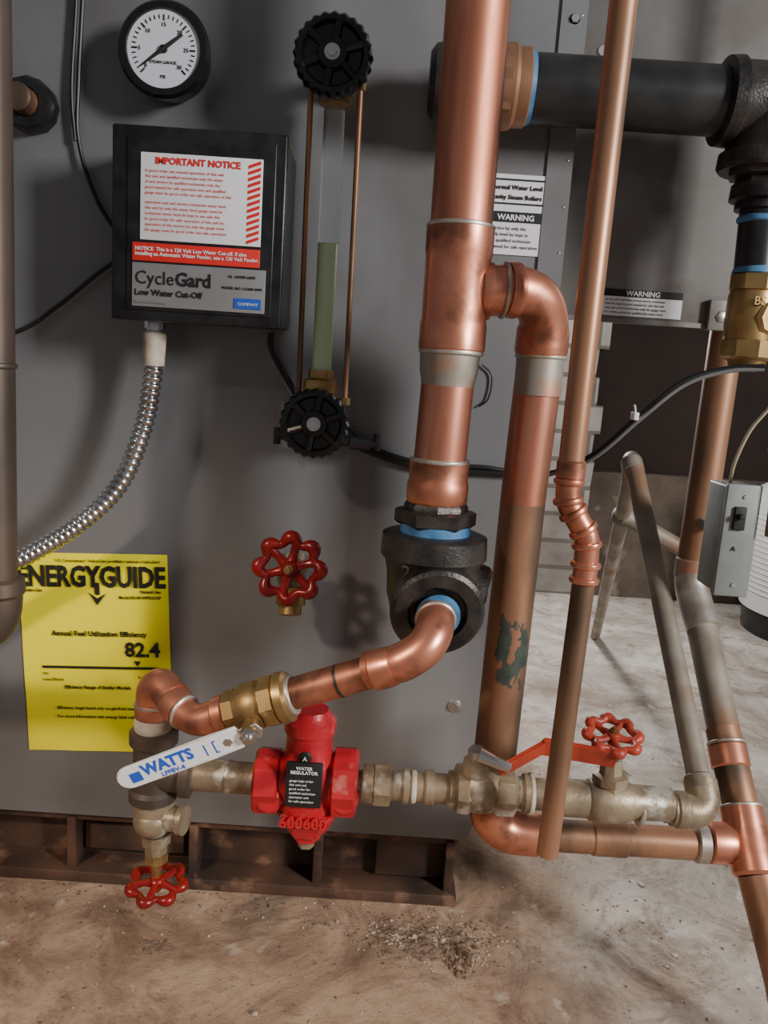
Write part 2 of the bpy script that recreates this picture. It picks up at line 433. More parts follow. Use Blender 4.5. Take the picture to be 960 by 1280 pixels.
# ------------------------------------------------------------ pressure gauge
o = B("pressure_gauge")
c = V((-276, 0, 1052))
o.lathe(c, (0, -1, 0), [(0, 14), (10, 14), (10, 44), (34, 46), (36, 50), (46, 51), (50, 48), (50, 41), (46, 40)], blackplastic, 48)
o.lathe(c+V((0, -46, 0)), (0, -1, 0), [(0, 40.5), (1, 40.5)], offwhite, 48)
for k in range(31):
    th = math.radians(225-270*k/30); L = 5 if k % 5 == 0 else 3
    d = V((math.cos(th), 0, math.sin(th)))
    o.tube([c+V((0, -47.3, 0))+d*(34-L), c+V((0, -47.3, 0))+d*35], .7 if k % 5 else 1.0, blackink, 4)
    if k % 5 == 0: o.text(str(k), 6, c+V((0, -47.6, 0))+d*25-V((3, 0, 2)), blackink)
nd = V((math.cos(math.radians(217)), 0, math.sin(math.radians(217))))
o.tube([c+V((0, -48.5, 0))-nd*26, c+V((0, -48.5, 0)), c+V((0, -48.5, 0))+nd*34], [1.6, 2.4, .5], blackink, 6)
o.lathe(c+V((0, -47, 0)), (0, -1, 0), [(0, 4.5), (3, 4)], blackink, 16)
o.text("STEAM GAUGE", 4.5, c+V((0, -47.6, -15)), blackink, align='CENTER')
o.text("PSI", 5, c+V((0, -47.6, -30)), blackink, align='CENTER')
o.done()

# capped nipple at left
o = B("conduit_bushing")
c = V((-440, 0, 995))
o.lathe(c, (0, -1, 0), [(0, 30), (20, 30), (26, 27), (26, 17), (20, 16)], blackenamel, 12)
o.lathe(c, (0, -1, 0), [(0, 15), (44, 15), (46, 12)], copper_old, 24)
o.done()

# left iron pipe
o = B("iron_supply_pipe")
xi = -396
o.tube([(xi+4, -200, 1500), (xi, -200, 470)], 20, iron_rust, 28)
o.ring((xi+1, -200, 700), Z, 22, 6, iron_rust)
o.lathe((xi, -200, 484), (0, 0, -1), [(0, 22), (3, 27), (16, 28), (20, 25)], iron_rust)
o.tube(fillet([(xi, -200, 466), (xi, -200, 425), (xi-52, -200, 425)], 34), 25, iron_rust)
o.lathe((xi-40, -200, 425), (-1, 0, 0), [(0, 28), (16, 28), (20, 25)], iron_rust)
o.tube(fillet([(xi-52, -200, 425), (-800, -200, 425), (-800, -200, 0)], 40), 20, iron_rust)
o.done()

# ------------------------------------------------------------ low water cut-off box
o = B("low_water_cutoff_control")
o.box((-312, -92, 760), (-130, 0, 956), blackenamel, 4)
o.box((-314, -100, 757), (-127, -86, 959), blackenamel, 3)
o.box((-297, -102, 768), (-138, -99, 948), blackenamel, 1.5)
o.box((-282, -103.5, 842), (-152, -101.5, 931), white, .5)
o.text("IMPORTANT NOTICE", 9.5, (-221, -104, 920), redlab, align='CENTER', bold=.3)
lines(o, -277, -172, 916, 888, 5, -103.8, redlab, seed=8)
lines(o, -277, -172, 884, 850, 6, -103.8, redlab, seed=11)
for k in range(13):
    z = 844+k*6.4
    o.prism([(-167, z), (-154, z+5), (-154, z+8.4), (-167, z+3.4)], -104.2, -103.4, redlab)
o.box((-290, -103.5, 820), (-152, -101.5, 839), redlab, .4)
o.text("NOTICE  This is a 120 Volt Low Water Cut-off. If also\ninstalling an Automatic Water Feeder, use a 120 Volt Feeder.", 5.4, (-287, -104, 831), white, bold=.1)
o.box((-290, -103.5, 772), (-145, -101.5, 818), silverplate, .4)
o.text("Cycle", 20, (-287, -104.2, 796), blackink, sx=.95)
o.text("Gard", 20, (-243, -104.2, 796), blackink, bold=.5, sx=.95)
o.text("Low Water Cut-Off", 9, (-287, -104.2, 784), blackink, bold=.2)
o.text("MODEL NO. CG400-1090", 4, (-192, -104.2, 796), blackink)
o.text("Hydrolevel Company", 4, (-287, -104.2, 775.5), greyink)
o.text("UL  LISTED LIMIT", 4, (-185, -104.2, 808), blackink)
o.box((-178, -104.5, 776), (-149, -103.3, 787), blueink); o.text("COMPANY", 4.5, (-163, -105, 779.5), white, align='CENTER')
o.lathe((-135, -50, 957), Z, [(-2, 5), (3, 5)], brass, 8)
o.done()

# flexible conduit
o = B("flexible_metal_conduit")
o.lathe((-279, -55, 758), (0, 0, -1), [(0, 13), (8, 13), (8, 10), (16, 10)], steel, 8)
o.lathe((-279, -55, 748), (0, 0, -1), [(0, 11), (4, 14), (30, 12.5), (40, 12)], tape_white, 20)
path = catmull([(-278, -55, 714), (-281, -58, 680), (-288, -62, 636), (-314, -65, 568), (-362, -67, 516), (-420, -68, 476), (-470, -70, 446), (-560, -70, 370), (-620, -75, 250), (-640, -80, 100), (-640, -80, 2)], 60)
acc = [0]
for i in range(1, len(path)): acc.append(acc[-1]+(path[i]-path[i-1]).length)
st = []; rr = []; d = 0; j = 0; k = 0
while d < acc[-1]:
    while acc[j+1] < d: j += 1
    t = (d-acc[j])/max(acc[j+1]-acc[j], 1e-6); st.append(path[j].lerp(path[j+1], t))
    rr.append((8.3, 10.6, 11.4, 10.6)[k % 4]); k += 1; d += 2.1
o.tube(st, rr, steel, 20)
o.done(sharp=70)

# ------------------------------------------------------------ sight glass
def knob(o, c, R):
    c = V(c)
    prof = [(0, R*.5), (4, R*.86), (7, R), (17, R), (21, R*.93), (22, R*.80), (17, R*.72), (17, R*.42), (24, R*.36), (25, R*.2)]
    m = o.mi(blackplastic); n = 96; rings = []
    for d, r in prof:
        ring = []
        for k in range(n):
            th = 2*math.pi*k/n
            q = r*(1+(.03*math.cos(24*th) if r > R*.8 else 0))
            ring.append(o.bm.verts.new(c+V((math.cos(th)*q, -d, math.sin(th)*q))))
        rings.append(ring)
    for i in range(len(rings)-1):
        for k in range(n): o.face([rings[i][k], rings[i][(k+1) % n], rings[i+1][(k+1) % n], rings[i+1][k]], m)
    o.face(rings[0], m); o.face(rings[-1], m)
    for k in range(6):
        th = math.radians(20+60*k); dd = V((math.cos(th), 0, math.sin(th)))
        o.tube([c+dd*R*.3-V((0, 19, 0)), c+dd*R*.8-V((0, 17, 0))], [R*.10, R*.12], blackplastic, 8)
    o.lathe(c+V((0, -24, 0)), (0, -1, 0), [(0, R*.20), (2, R*.20)], zinc, 20)
    o.lathe(c+V((0, -26, 0)), (0, -1, 0), [(0, R*.14), (3, R*.13)], zinc, 6)
o = B("sight_glass_gauge")
for z, R in ((1041, 41), (656, 39)):
    o.cyl((-85, 0, z), (-85, -80, z), 11, brass)
    o.lathe((-85, -8, z), (0, -1, 0), [(0, 18), (10, 18)], brass, 6)
    o.sphere((-85, -62, z), 17, brass)
    knob(o, (-85, -78, z), R)
o.lathe((-84, -62, 1032), (0, 0, -1), [(0, 14), (18, 15), (18, 17), (30, 17), (32, 13)], brass, 24)
o.lathe((-83, -62, 672), (0, 0, 1), [(0, 17), (12, 17), (12, 20), (32, 20), (35, 15), (44, 15)], brass, 24)
o.tube([(-83, -62, 1004), (-82.5, -62, 857)], 11.5, glass, 32, cap=False)
o.tube([(-83, -62, 713), (-83, -62, 856)], 11.3, water, 28)
for x in (-110, -56):
    o.tube([(x, -62, 1028), (x+2, -62, 684)], 3.2, copper_old, 12)
    o.lathe((x, -62, 1026), (0, 0, -1), [(0, 6), (8, 6)], brass, 6); o.lathe((x+2, -62, 686), (0, 0, -1), [(0, 6), (8, 6)], brass, 6)
    o.tube([(x, -62, 1028), (-85, -62, 1034)], 5, brass, 8); o.tube([(x+2, -62, 680), (-85, -62, 672)], 5, brass, 8)
o.tube([(-134, -40, 636), (-12, -40, 632)], 5.5, blackenamel, 12)
for x in (-134, -14): o.tube([(x, -40, 645), (x, -40, 625)], 4.5, blackenamel, 10)
for x in (-34, ): o.lathe((x, -40, 632), X, [(-12, 8), (12, 8)], blackenamel, 10)
o.cyl((-85, -60, 640), (-85, -40, 634), 8, brass)
o.done()

# ------------------------------------------------------------ boiler drain cock
o = B("drain_valve")
o.cyl((-108, 0, 470), (-108, -60, 470), 12, brass_dull)
o.lathe((-108, -8, 470), (0, -1, 0), [(0, 19), (8, 19)], brass_dull, 6)
o.sphere((-107, -58, 464), 17, brass_dull)
o.lathe((-106, -62, 454), (.02, -.3, -1), [(0, 14), (8, 13), (10, 18), (20, 18), (22, 14), (32, 14), (34, 9)], brass, 24)
o.cyl((-107, -60, 476), (-105, -96, 486), 8, brass)
o.wheel((-105, -98, 487), (0, -1, .12), 36, redwheel, 8, 6, 6.5)
o.done()

# ------------------------------------------------------------ black wiring
def cable(o, p, r, m): o.tube(catmull(p, 8), r, m, 10)
o = B("control_cable")
cable(o, [(-372, -8, 1400), (-376, -10, 1180), (-384, -10, 1030), (-384, -10, 960), (-362, -10, 895), (-330, -10, 852), (-316, -10, 845)], 2.6, rubber)
cable(o, [(-384, -8, 1400), (-386, -8, 1150), (-392, -10, 1020), (-388, -10, 960)], 2.2, rubber)
cable(o, [(-318, -14, 842), (-360, -12, 812), (-410, -12, 770), (-465, -12, 735), (-600, -12, 700), (-700, -10, 500), (-700, -14, 4)], 2.6, rubber)
o.done()
o = B("control_cable")
cable(o, [(-150, -14, 756), (-148, -12, 735), (-126, -10, 698), (-100, -8, 660), (-60, -8, 635), (-14, -8, 617), (50, -8, 603), (120, -8, 603), (190, -10, 605)], 4, rubber)
cable(o, [(-50, -8, 650), (-20, -8, 625), (50, -10, 609), (120, -10, 610), (190, -12, 606), (240, -50, 636), (288, -70, 690), (330, -75, 730), (373, -80, 747), (412, -90, 752)], 3, rubber)
cable(o, [(190, -14, 602), (240, -54, 632), (288, -74, 686), (330, -79, 726), (373, -84, 744), (412, -90, 749)], 2.4, cable_grey)
cable(o, [(108, -4, 735), (121, -4, 722), (119, -4, 695), (108, -4, 684)], 1.2, rubber)
o.box((277, -80, 683), (283, -66, 692), white, 1)
o.tube([(280, -74, 692), (277, -78, 700)], 1.3, white, 6)
o.done()

# ------------------------------------------------------------ main copper riser
o = B("copper_riser")
xr, yr = 56, -190
o.tube([(xr-1, yr, 1500), (xr, yr, 855)], 30, copper, 40)
o.ring((xr, yr, 861), Z, 33.5, 5, solder)
o.lathe((xr, yr, 743), Z, [(0, 31), (2, 33), (26, 33), (30, 32), (90, 32), (94, 33), (116, 33), (118, 31)], copper_fit, 40)
o.ring((xr, yr, 742), Z, 32.5, 5, solder)
o.lathe((xr-1, yr, 743), (0, 0, -1), [(0, 30), (20, 29), (28, 27), (34, 26.5)], patina, 40)
o.tube([(xr-1, yr, 712), (xr-3, yr, 630)], 26.5, copper, 40)
o.ring((xr-3, yr, 634), Z, 30.5, 5, solder)
o.lathe((xr-3, yr, 634), (0, 0, -1), [(0, 29), (2, 30.5), (20, 30), (24, 31.5), (40, 31.5), (44, 29)], copper_fit, 40)
# branch and elbow into second riser
o.tube(catmull([(xr, yr, 803), (92, yr+2, 804), (116, yr+8, 806), (138, yr+18, 799), (150, yr+30, 780), (152, yr+36, 752)], 8), [24]*8+[24.5]*30+[25]*3, copper_fit, 36)
o.lathe((80, yr+1, 803), (1, .05, 0), [(0, 26), (3, 27.5), (10, 27.5)], copper_fit, 36)
o.lathe((114, yr+6, 806), (1, .25, .02), [(-10, 26.5), (0, 27.5), (3, 26.5)], copper_fit, 36)
o.ring((103, yr+3, 805), (1, .1, 0), 27.6, 4, solder)
o.lathe((151.5, yr+37, 772), (0, .1, -1), [(-6, 25), (0, 27), (22, 27.5), (26, 26)], copper_fit, 36)
o.ring((152, yr+40, 745), Z, 27.2, 5, solder)
o.lathe((152, -150, 745), (0, 0, -1), [(0, 25), (34, 24.6), (40, 24.5)], patina, 36)
o.tube([(152, -150, 745), (149.2, -143, 590)], 24.3, copper, 36)
o.tube([(149.2, -143, 590), (146, -135, 235)], 24.3, copper_old, 36)
# corrosion stain: ragged skin on the pipe surface
mm = o.mi(verdigris); na, nz_ = 60, 70; g = {}
for i in range(na+1):
    for j in range(nz_+1):
        u = i/na; w = j/nz_
        an = math.radians(225+110*u); zz = 380+90*w
        t = (590-zz)/355; cxp = 149.2-3.2*t; cyp = -143+8*t
        hh = 1-((u-.5)/.42)**2-((w-.5)/.48)**2+1.5*mnoise.fractal(V((u*3+2, w*3.5, 5)), .8, 2.2, 5)-.25
        g[i, j] = (V((cxp+24.6*math.cos(an), cyp+24.6*math.sin(an), zz)), hh)
vs = {}
def gv(k):
    if k not in vs: vs[k] = o.bm.verts.new(g[k][0])
    return vs[k]
for i in range(na):
    for j in range(nz_):
        ks = [(i, j), (i+1, j), (i+1, j+1), (i, j+1)]
        if sum(1 for k in ks if g[k][1] > 0) >= 3: o.face([gv(k) for k in ks], mm)
# bottom elbow and low return run
o.tube(fillet([(146, -135, 250), (147, -133, 194), (205, -132, 193)], 42, 10), 25, copper_fit, 36)
o.ring((146, -135, 248), Z, 27, 5, solder)
o.tube([(196, -132, 193), (420, -130, 193)], 18.5, copper_old, 32)
o.lathe((200, -132, 193), X, [(-8, 25), (6, 24), (14, 20), (18, 19)], copper_fit, 32)
o.lathe((270, -131, 193), X, [(0, 19), (2, 20.5), (40, 20.5), (42, 19)], copper_old, 32)
o.lathe((392, -130, 194), X, [(0, 20), (2, 22.5), (14, 22.5), (16, 20)], solder, 32)
o.lathe((408, -130, 196), X, [(0, 22), (2, 24), (20, 24), (24, 23), (28, 23)], copper_fit, 32)
o.done()

# right hand copper return
o = B("copper_return_pipe")
o.tube([(438, 90, 820), (434, 90, 470)], 21.5, copper_old, 32)
o.lathe((434, 90, 492), (0, 0, -1), [(0, 21.5), (2, 23.5), (26, 23.5)], patina, 32)
o.tube(catmull([(434, 90, 478), (434, 84, 455), (437, 66, 430), (441, 40, 405)], 6), 22.5, solder, 32)
o.tube([(439, 52, 415), (448, -55, 290)], 20, greypipe, 32)
dirn = V((447, -60, 284))-V((439, 52, 415))
o.tube([(446, -45, 302), (456, -130, 202)], 21, copper_old, 32)
o.lathe((448, -58, 286), dirn, [(0, 21), (2, 23.5), (26, 23.5), (28, 21.5)], copper_fit, 32)
o.ring((448, -57, 288), dirn, 24, 4, solder)
o.lathe((454, -104, 231), dirn, [(0, 21), (2, 25), (74, 25), (78, 22)], copper_fit, 32)
o.ring((454, -105, 230), dirn, 25.5, 4, solder)
o.tube([(460, -155, 172), (472, -222, 92), (480, -272, 18)], 22, copper_old, 32)
o.lathe((480, -262, 40), (.12, -.5, -.86), [(0, 24), (30, 24)], copper_fit, 32)
o.done()

# ------------------------------------------------------------ black iron tee under riser
o = B("iron_reducing_tee")
xt = 54
o.lathe((xt-1, yr, 592), (0, 0, -1), [(0, 30), (4, 33), (12, 33)], iron, 8)
o.lathe((xt-1, yr, 584), (0, 0, -1), [(0, 38), (2, 42), (14, 42), (17, 38)], iron, 6)
o.lathe((xt, yr, 569), (0, 0, -1), [(0, 36), (14, 37)], blue_tape, 32)
o.lathe((xt, yr, 560), (0, 0, -1), [(0, 46), (3, 54), (24, 55), (30, 50), (44, 47), (66, 46), (88, 40), (102, 26), (108, 8)], iron, 44)
# front outlet
o.lathe((xt+2, yr+6, 500), (0.06, -1, -.22), [(0, 46), (30, 42), (38, 43), (42, 47), (56, 47), (59, 43), (59, 30), (52, 27)], iron, 44)
o.sphere((xt+14, yr+8, 500), 47, iron, (1.0, .9, 1), 28)
o.lathe((xt+34, yr+4, 492), (1, -.1, -.35), [(0, 40), (14, 40), (18, 37), (19, 24)], iron, 36)
o.lathe((xt+6, yr-50, 487), (.06, -1, -.22), [(0, 22), (7, 21)], blue_tape, 28)
o.text("2", 20, (xt-34, yr-46, 520), iron, ext=1.2)
o.done()

# ------------------------------------------------------------ copper drain leg + ball valve
o = B("copper_blowdown_pipe")
p = catmull([(57, -240, 489), (56, -266, 482), (46, -282, 467), (24, -284, 451), (-5, -274, 438)], 8)
o.tube(p, [18]*9+[18.5]*16+[18]*8, copper_fit, 32)
o.ring((57, -252, 486), (0, -1, -.25), 20.5, 5, solder)
o.lathe((12, -282, 445), (-1, .25, -.45), [(-8, 18.4), (0, 19.5), (12, 19.5), (14, 17)], copper_fit, 32)
o.tube([(6, -277, 441), (-88, -255, 397)], 16, copper, 32)
o.lathe((-30, -269, 424), (-1, .2, -.46), [(0, 16.4), (3, 16.4)], iron, 32)
ax = V((-1, .12, -.40)).normalized()
c0 = V((-78, -256, 400))
o.ring(c0, ax, 20, 5, solder)
o.tube(catmull([(-150, -248, 371), (-172, -244, 362), (-192, -232, 364), (-206, -218, 372)], 8), 16, copper_fit, 28)
o.lathe((-142, -249, 375), ax, [(0, 16), (2, 18), (12, 18), (14, 16)], copper_fit, 28)
o.ring((-190, -233, 364), (-1, .7, .2), 18.5, 4, solder)
o.lathe((-192, -231, 365), (-1, .8, .35), [(0, 18), (16, 18.5), (20, 17)], copper_fit, 28)
o.tube(catmull([(-204, -219, 371), (-222, -203, 378), (-233, -194, 368), (-234, -190, 345)], 8), 18, copper_fit, 28)
o.lathe((-234, -190, 352), (0, 0, -1), [(0, 18), (2, 20), (14, 20), (15, 17)], copper_fit, 28)
o.ring((-234, -190, 352), Z, 21, 4, solder)
o.lathe((-234, -190, 338), (0, 0, -1), [(0, 18), (3, 19.5), (14, 20), (18, 18)], tape_white, 28)
o.done()

o = B("ball_valve")
o.lathe(c0, ax, [(0, 17), (4, 25), (12, 26), (16, 22)], brass, 28)
o.lathe(c0+ax*14, ax, [(0, 24), (1, 26), (14, 26), (15, 23)], brass, 8)
o.lathe(c0+ax*28, ax, [(0, 20), (8, 24), (22, 24), (30, 20), (38, 20)], brass, 28)
o.lathe(c0+ax*56, ax, [(0, 19), (1, 22), (12, 22), (13, 18)], brass, 8)
sc = V((-116, -258, 382)); sd = V((0.05, -1, -.45)).normalized()
o.lathe(sc, sd, [(0, 13), (18, 12), (18, 9), (30, 9)], brass, 24)
o.lathe(sc+sd*28, sd, [(0, 9), (7, 9)], zinc, 6)
o.lathe(sc+sd*35, sd, [(0, 5), (4, 4.5)], zinc, 16)
P0 = sc+sd*28; P1 = V((-240, -290, 314))
ex = (P0-P1).normalized(); ez = V((0, -1, -.25)); ez = (ez-ex*ez.dot(ex)).normalized(); ey = ez.cross(ex).normalized()
Bm = Matrix((ex, ey, ez)).transposed().to_4x4()
def lever(o, P0, L, w, t, mat, taper=.55, basis=Bm, back=10):
    out = []
    for k in range(9):
        th = math.pi/2+math.pi*k/8; out.append((-L+w/2+math.cos(th)*w/2, math.sin(th)*w/2))
    out += [(-L*.28, -w/2), (-L*.2, -w/2*taper), (back, -w/2*taper), (back+4, 0), (back, w/2*taper), (-L*.2, w/2*taper), (-L*.28, w/2)]
    tmp = bmesh.new(); vs = [tmp.verts.new((a, b, -t/2)) for a, b in out]; f = tmp.faces.new(vs)
    r = bmesh.ops.extrude_face_region(tmp, geom=[f])
    for g in r["geom"]:
        if isinstance(g, bmesh.types.BMVert): g.co.z += t
    bmesh.ops.bevel(tmp, geom=[e for e in tmp.edges if abs(e.verts[0].co.z-e.verts[1].co.z) < .01], offset=t*.3, segments=2, affect='EDGES')
    o.merge(tmp, Matrix.Translation(P0) @ basis, mat)
Lw = (P0-P1).length-2                       # white grip from the stem plate to its rounded end
o_end = -Lw
lever(o, P0-ex*12, Lw-12, 25, 4.5, white, 1.0, back=2)
lever(o, P0+ez*.4, 36, 19, 3.2, zinc, .9)
o.lathe(P0+ez*1-ex*22, ez, [(0, 5), (2, 4.5)], zinc, 6)
o.text("WATTS", 17, P0+ex*(o_end+27)+ez*2.5-ey*2.5, blueink, basis=Bm, bold=.7, ext=.2, sx=.9)
o.text("LFFBV-4", 7, P0+ex*(o_end+42)+ez*2.5-ey*10.5, blueink, basis=Bm, bold=.15, ext=.2)
def mark(a, b, w, h):
    tmp = bmesh.new(); bmesh.ops.create_cube(tmp, size=1)
    for v in tmp.verts: v.co = V((v.co.x*w, v.co.y*h, v.co.z*.4))
    o.merge(tmp, Matrix.Translation(P0+ex*(o_end+a)+ey*b+ez*2.4) @ Bm, blueink)
mark(19, -1, 11, 11)
for a in (91, 100): mark(a, 0, 1.3, 13)
for b in (-6.5, 6.5): mark(101.5, b, 3, 1.3)
o.done()

# ------------------------------------------------------------ valve manifold (brass line at floor level)
o = B("brass_feed_manifold")
yl = -190
o.lathe((-233, yl, 322), (0, 0, -1), [(0, 22), (2, 26), (14, 26), (16, 22), (52, 21), (66, 22), (70, 26), (80, 26), (82, 20)], iron_rust, 28)
o.lathe((-231, yl, 272), (1, 0, 0), [(0, 20), (28, 21), (30, 25), (40, 25), (42, 18)], iron_rust, 28)
o.tube([(-192, yl, 272), (-119, yl, 272)], 17, brass_dull, 28)
o.ring((-150, yl, 272), X, 18.5, 10, brass_dull)
o.lathe((-231, yl, 242), (0, 0, -1), [(0, 18), (4, 22), (12, 23), (30, 22), (36, 17)], brass_dull, 28)
o.sphere((-231, yl-4, 218), 22, brass_dull, (1, 1, .9), 20)
o.lathe((-218, yl-6, 222), (1, -.2, .05), [(0, 14), (16, 13), (18, 16), (24, 16)], brass_dull, 20)
o.lathe((-229, yl, 200), (0, 0, -1), [(0, 17), (12, 16), (12, 13), (30, 12)], brass_dull, 8)
o.lathe((-228, yl, 176), (0, 0, -1), [(0, 13), (10, 13), (12, 6), (36, 5)], brass, 8)
o.wheel((-226, yl-2, 139), (0, .16, -1), 29, redwheel, 7, 5, 5)
# right section
o.lathe((-14, yl, 275), X, [(0, 14), (10, 14), (10, 20), (22, 21), (24, 16)], brass_dull, 28)
o.lathe((8, yl, 275), X, [(0, 20), (1, 23), (18, 23), (19, 19)], brass_dull, 8)
o.lathe((27, yl, 275), X, [(0, 16), (14, 16), (14, 19), (20, 19), (20, 16), (36, 16), (38, 19), (46, 19), (48, 16), (62, 16), (64, 20), (74, 20), (75, 17)], brass_dull, 28)
o.ring((70, yl, 275), X, 18.5, 5, solder); o.ring((52, yl, 275), X, 18, 6, tape_white)
o.lathe((96, yl, 277), X, [(0, 20), (3, 27), (14, 28), (20, 24)], brass_dull, 8)
o.sphere((125, yl, 280), 28, brass_dull, (1.1, 1, 1), 24)
o.lathe((138, yl, 277), X, [(0, 22), (4, 27), (22, 27), (26, 20)], brass_dull, 8)
o.lathe((162, yl, 276), X, [(0, 17), (10, 18), (10, 21), (20, 21), (22, 17), (44, 17)], brass_dull, 28)
o.ring((180, yl, 276), X, 22.5, 5, tape_white)
o.ring((203, yl, 275), X, 20.5, 6, tape_white)
o.lathe((118, yl-6, 300), (0, -.1, 1), [(0, 16), (14, 15), (16, 9), (22, 9)], brass_dull, 16)
o.lathe((117, yl-8, 320), (0, -.1, 1), [(0, 10), (8, 10)], zinc, 6)
o.lathe((206, yl, 274), X, [(0, 17), (2, 20), (36, 20), (38, 22), (48, 24), (72, 24), (82, 21), (86, 19), (128, 18)], brass_dull, 28)
o.ring((300, yl, 268), X, 20.5, 5, solder)
o.lathe((266, yl, 284), (-.05, 0, 1), [(0, 19), (12, 17), (13, 20), (22, 20), (24, 13), (40, 11)], brass_dull, 8)
o.cyl((264, yl, 318), (262, yl, 350), 5, brass)
o.wheel((262, yl, 350), (.0, -.30, 1), 27.5, redlever, 8, 5, 4.8)
o.tube([(328, yl, 270), (352, yl, 269)], 16, brass_dull, 28)
o.tube(fillet([(335, yl, 269), (374, yl, 266), (373, yl+24, 292)], 20), 18, brass_dull, 28)
o.lathe((338, yl, 269), X, [(0, 18), (2, 20), (12, 20), (14, 18)], brass_dull, 28)
o.done()
o = B("red_valve_lever")
q0 = V((122, yl-14, 322))
o.tube([q0+V((-4, 0, 2)), q0+V((14, -2, -4)), q0+V((30, -4, -8))], [8, 6, 6], zinc, 10)
e1 = V((144, -205, 309)); e2 = V((186, -207, 340)); e3 = V((258, -212, 334))
for p0, p1, w0 in ((e1, e2, 8.5), (e2, e3, 12)):
    d = (p1-p0).normalized(); up = V((0, -.3, .95)); up = (up-d*up.dot(d)).normalized()
    bs = Matrix((d, up, d.cross(up))).transposed().to_4x4()
    tmp = bmesh.new(); bmesh.ops.create_cube(tmp, size=1); L = (p1-p0).length+8
    for v in tmp.verts: v.co = V((v.co.x*L, v.co.y*w0*2, v.co.z*5))
    bmesh.ops.bevel(tmp, geom=tmp.edges[:], offset=2, segments=2, affect='EDGES')
    o.merge(tmp, Matrix.Translation((p0+p1)/2) @ bs, redlever)
o.done()

# ------------------------------------------------------------ red pressure regulator
o = B("pressure_reducing_valve")
c = V((-64, yl, 276))
o.lathe((-121, yl, 272), X, [(0, 32), (3, 36), (26, 36), (29, 30)], redpaint, 8)
o.lathe((-38, yl, 276), X, [(0, 30), (3, 38), (26, 38), (29, 32)], redpaint, 8)
o.lathe((-96, yl, 274), X, [(0, 28), (64, 28)], redpaint, 28)
o.lathe(c+V((0, 0, -34)), Z, [(0, 30), (8, 33), (50, 32), (62, 28), (66, 26), (82, 25), (90, 25), (92, 28), (104, 28), (107, 25), (112, 21), (116, 19)], redpaint, 32)
o.lathe(c+V((0, 0, 58)), Z, [(0, 26), (3, 27.5), (6, 26)], redpaint, 32)
o.lathe(c+V((2, 0, -30)), (0, 0, -1), [(0, 40), (5, 40), (8, 34), (22, 27), (30, 23), (32, 16), (40, 15)], redpaint, 6)
o.lathe(c+V((2, 0, -70)), (0, 0, -1), [(0, 9), (10, 9)], brass_dull, 6)
o.box((-84, -227, 263), (-46, -222, 313), blackink, 1)
o.sphere((-65, -224, 318), 7, blackink, (1, .3, 1), 12)
o.text("A", 7, (-65, -227, 315.5), white, align='CENTER')
o.text("WATER\nREGULATOR", 5, (-65, -228, 306), white, align='CENTER', bold=.1)
lines(o, -80, -50, 296, 268, 6, -227.6, white, seed=14)
o.text("600600", 17, (-64, -224, 238), redpaint, align='CENTER', ext=2, bold=.3)
o.lathe((-102, -206, 264), (0, -1, 0), [(0, 16), (14, 15), (16, 12)], redpaint, 8)
o.lathe((-22, -206, 268), (0, -1, 0), [(0, 16), (14, 15), (16, 12)], redpaint, 8)
o.done()

# ------------------------------------------------------------ thin relief discharge pipe
o = B("relief_discharge_pipe")
yt = -260
o.tube(fillet([(176, 0, 1500), (176, yt, 1500), (170, yt, 640)], 30), 11.8, copper_old, 24)
o.lathe((170.5, yt, 650), (0, 0, -1), [(0, 12), (2, 13.5), (16, 13.5), (18, 12)], copper_fit, 24)
o.tube(catmull([(170, yt, 636), (171, yt, 612), (182, yt, 594), (192, yt, 578), (194, yt, 556), (194, yt, 536)], 6), 11.5, copper_fit, 24)
for (p, d) in (((170, yt, 630), Z), ((171, yt, 612), (.2, 0, -1)), ((177, yt, 601), (.7, 0, -1)), ((188, yt, 585), (.7, 0, -1)), ((193, yt, 571), (.2, 0, -1)), ((194, yt, 552), Z), ((194, yt, 537), Z)):
    o.ring(p, d, 14.5, 7, copper_fit, 24)
o.tube([(194, yt, 540), (188, yt, 252)], 10.8, copper_old, 24, cap=True)
o.lathe((188, yt, 254), (0, 0, -1), [(0, 11), (4, 11), (4, 9), (0.5, 9)], copper_old, 24)
o.done()

# ------------------------------------------------------------ weathered grey return
o = B("weathered_condensate_pipe")
A = V((372, -174, 286)); Bt = V((351, 140, 606))
o.tube(fillet([A, (350.5, 152, 622), (372, 215, 578), (635, 1230, 0)], 20, 10), 13, greypipe, 24)
d = (Bt-A)
o.lathe(A, d, [(0, 16), (14, 16), (16, 13)], greypipe, 24)
o.lathe((351, 135, 601), d, [(0, 13), (2, 15.5), (20, 15.5)], greypipe, 24)
o.tube([(405, 340, 505), (530, 350, 446)], 14, greypipe, 24)
o.sphere((408, 350, 502), 19, greypipe)
o.done()

# ------------------------------------------------------------ black iron header, drop, brass valve
o = B("iron_header_pipe")
yh = -60; zh = 1032
o.cyl((44, -40, zh), (44, 0, zh), 24, iron)
o.lathe((18, yh, zh), X, [(0, 30), (6, 38), (16, 40), (30, 40), (34, 34), (70, 34)], iron, 36)
o.lathe((78, yh, zh), X, [(0, 34), (3, 43), (30, 43), (34, 40), (46, 40), (48, 37)], copper_old, 36)
o.lathe((80, yh, zh), X, [(0, 40), (2, 45), (24, 45), (26, 40)], copper_old, 8)
o.lathe((123, yh, zh), X, [(0, 38), (7, 36.5)], blue_tape, 36)
o.tube([(126, yh, zh), (350, yh, zh)], 35.5, iron_pipe, 40)
o.lathe((334, yh, zh), X, [(0, 38), (3, 45), (16, 46), (19, 42), (60, 42), (90, 38), (96, 20)], iron, 40)
o.sphere((388, yh, zh), 43, iron, (1, 1, 1), 28)
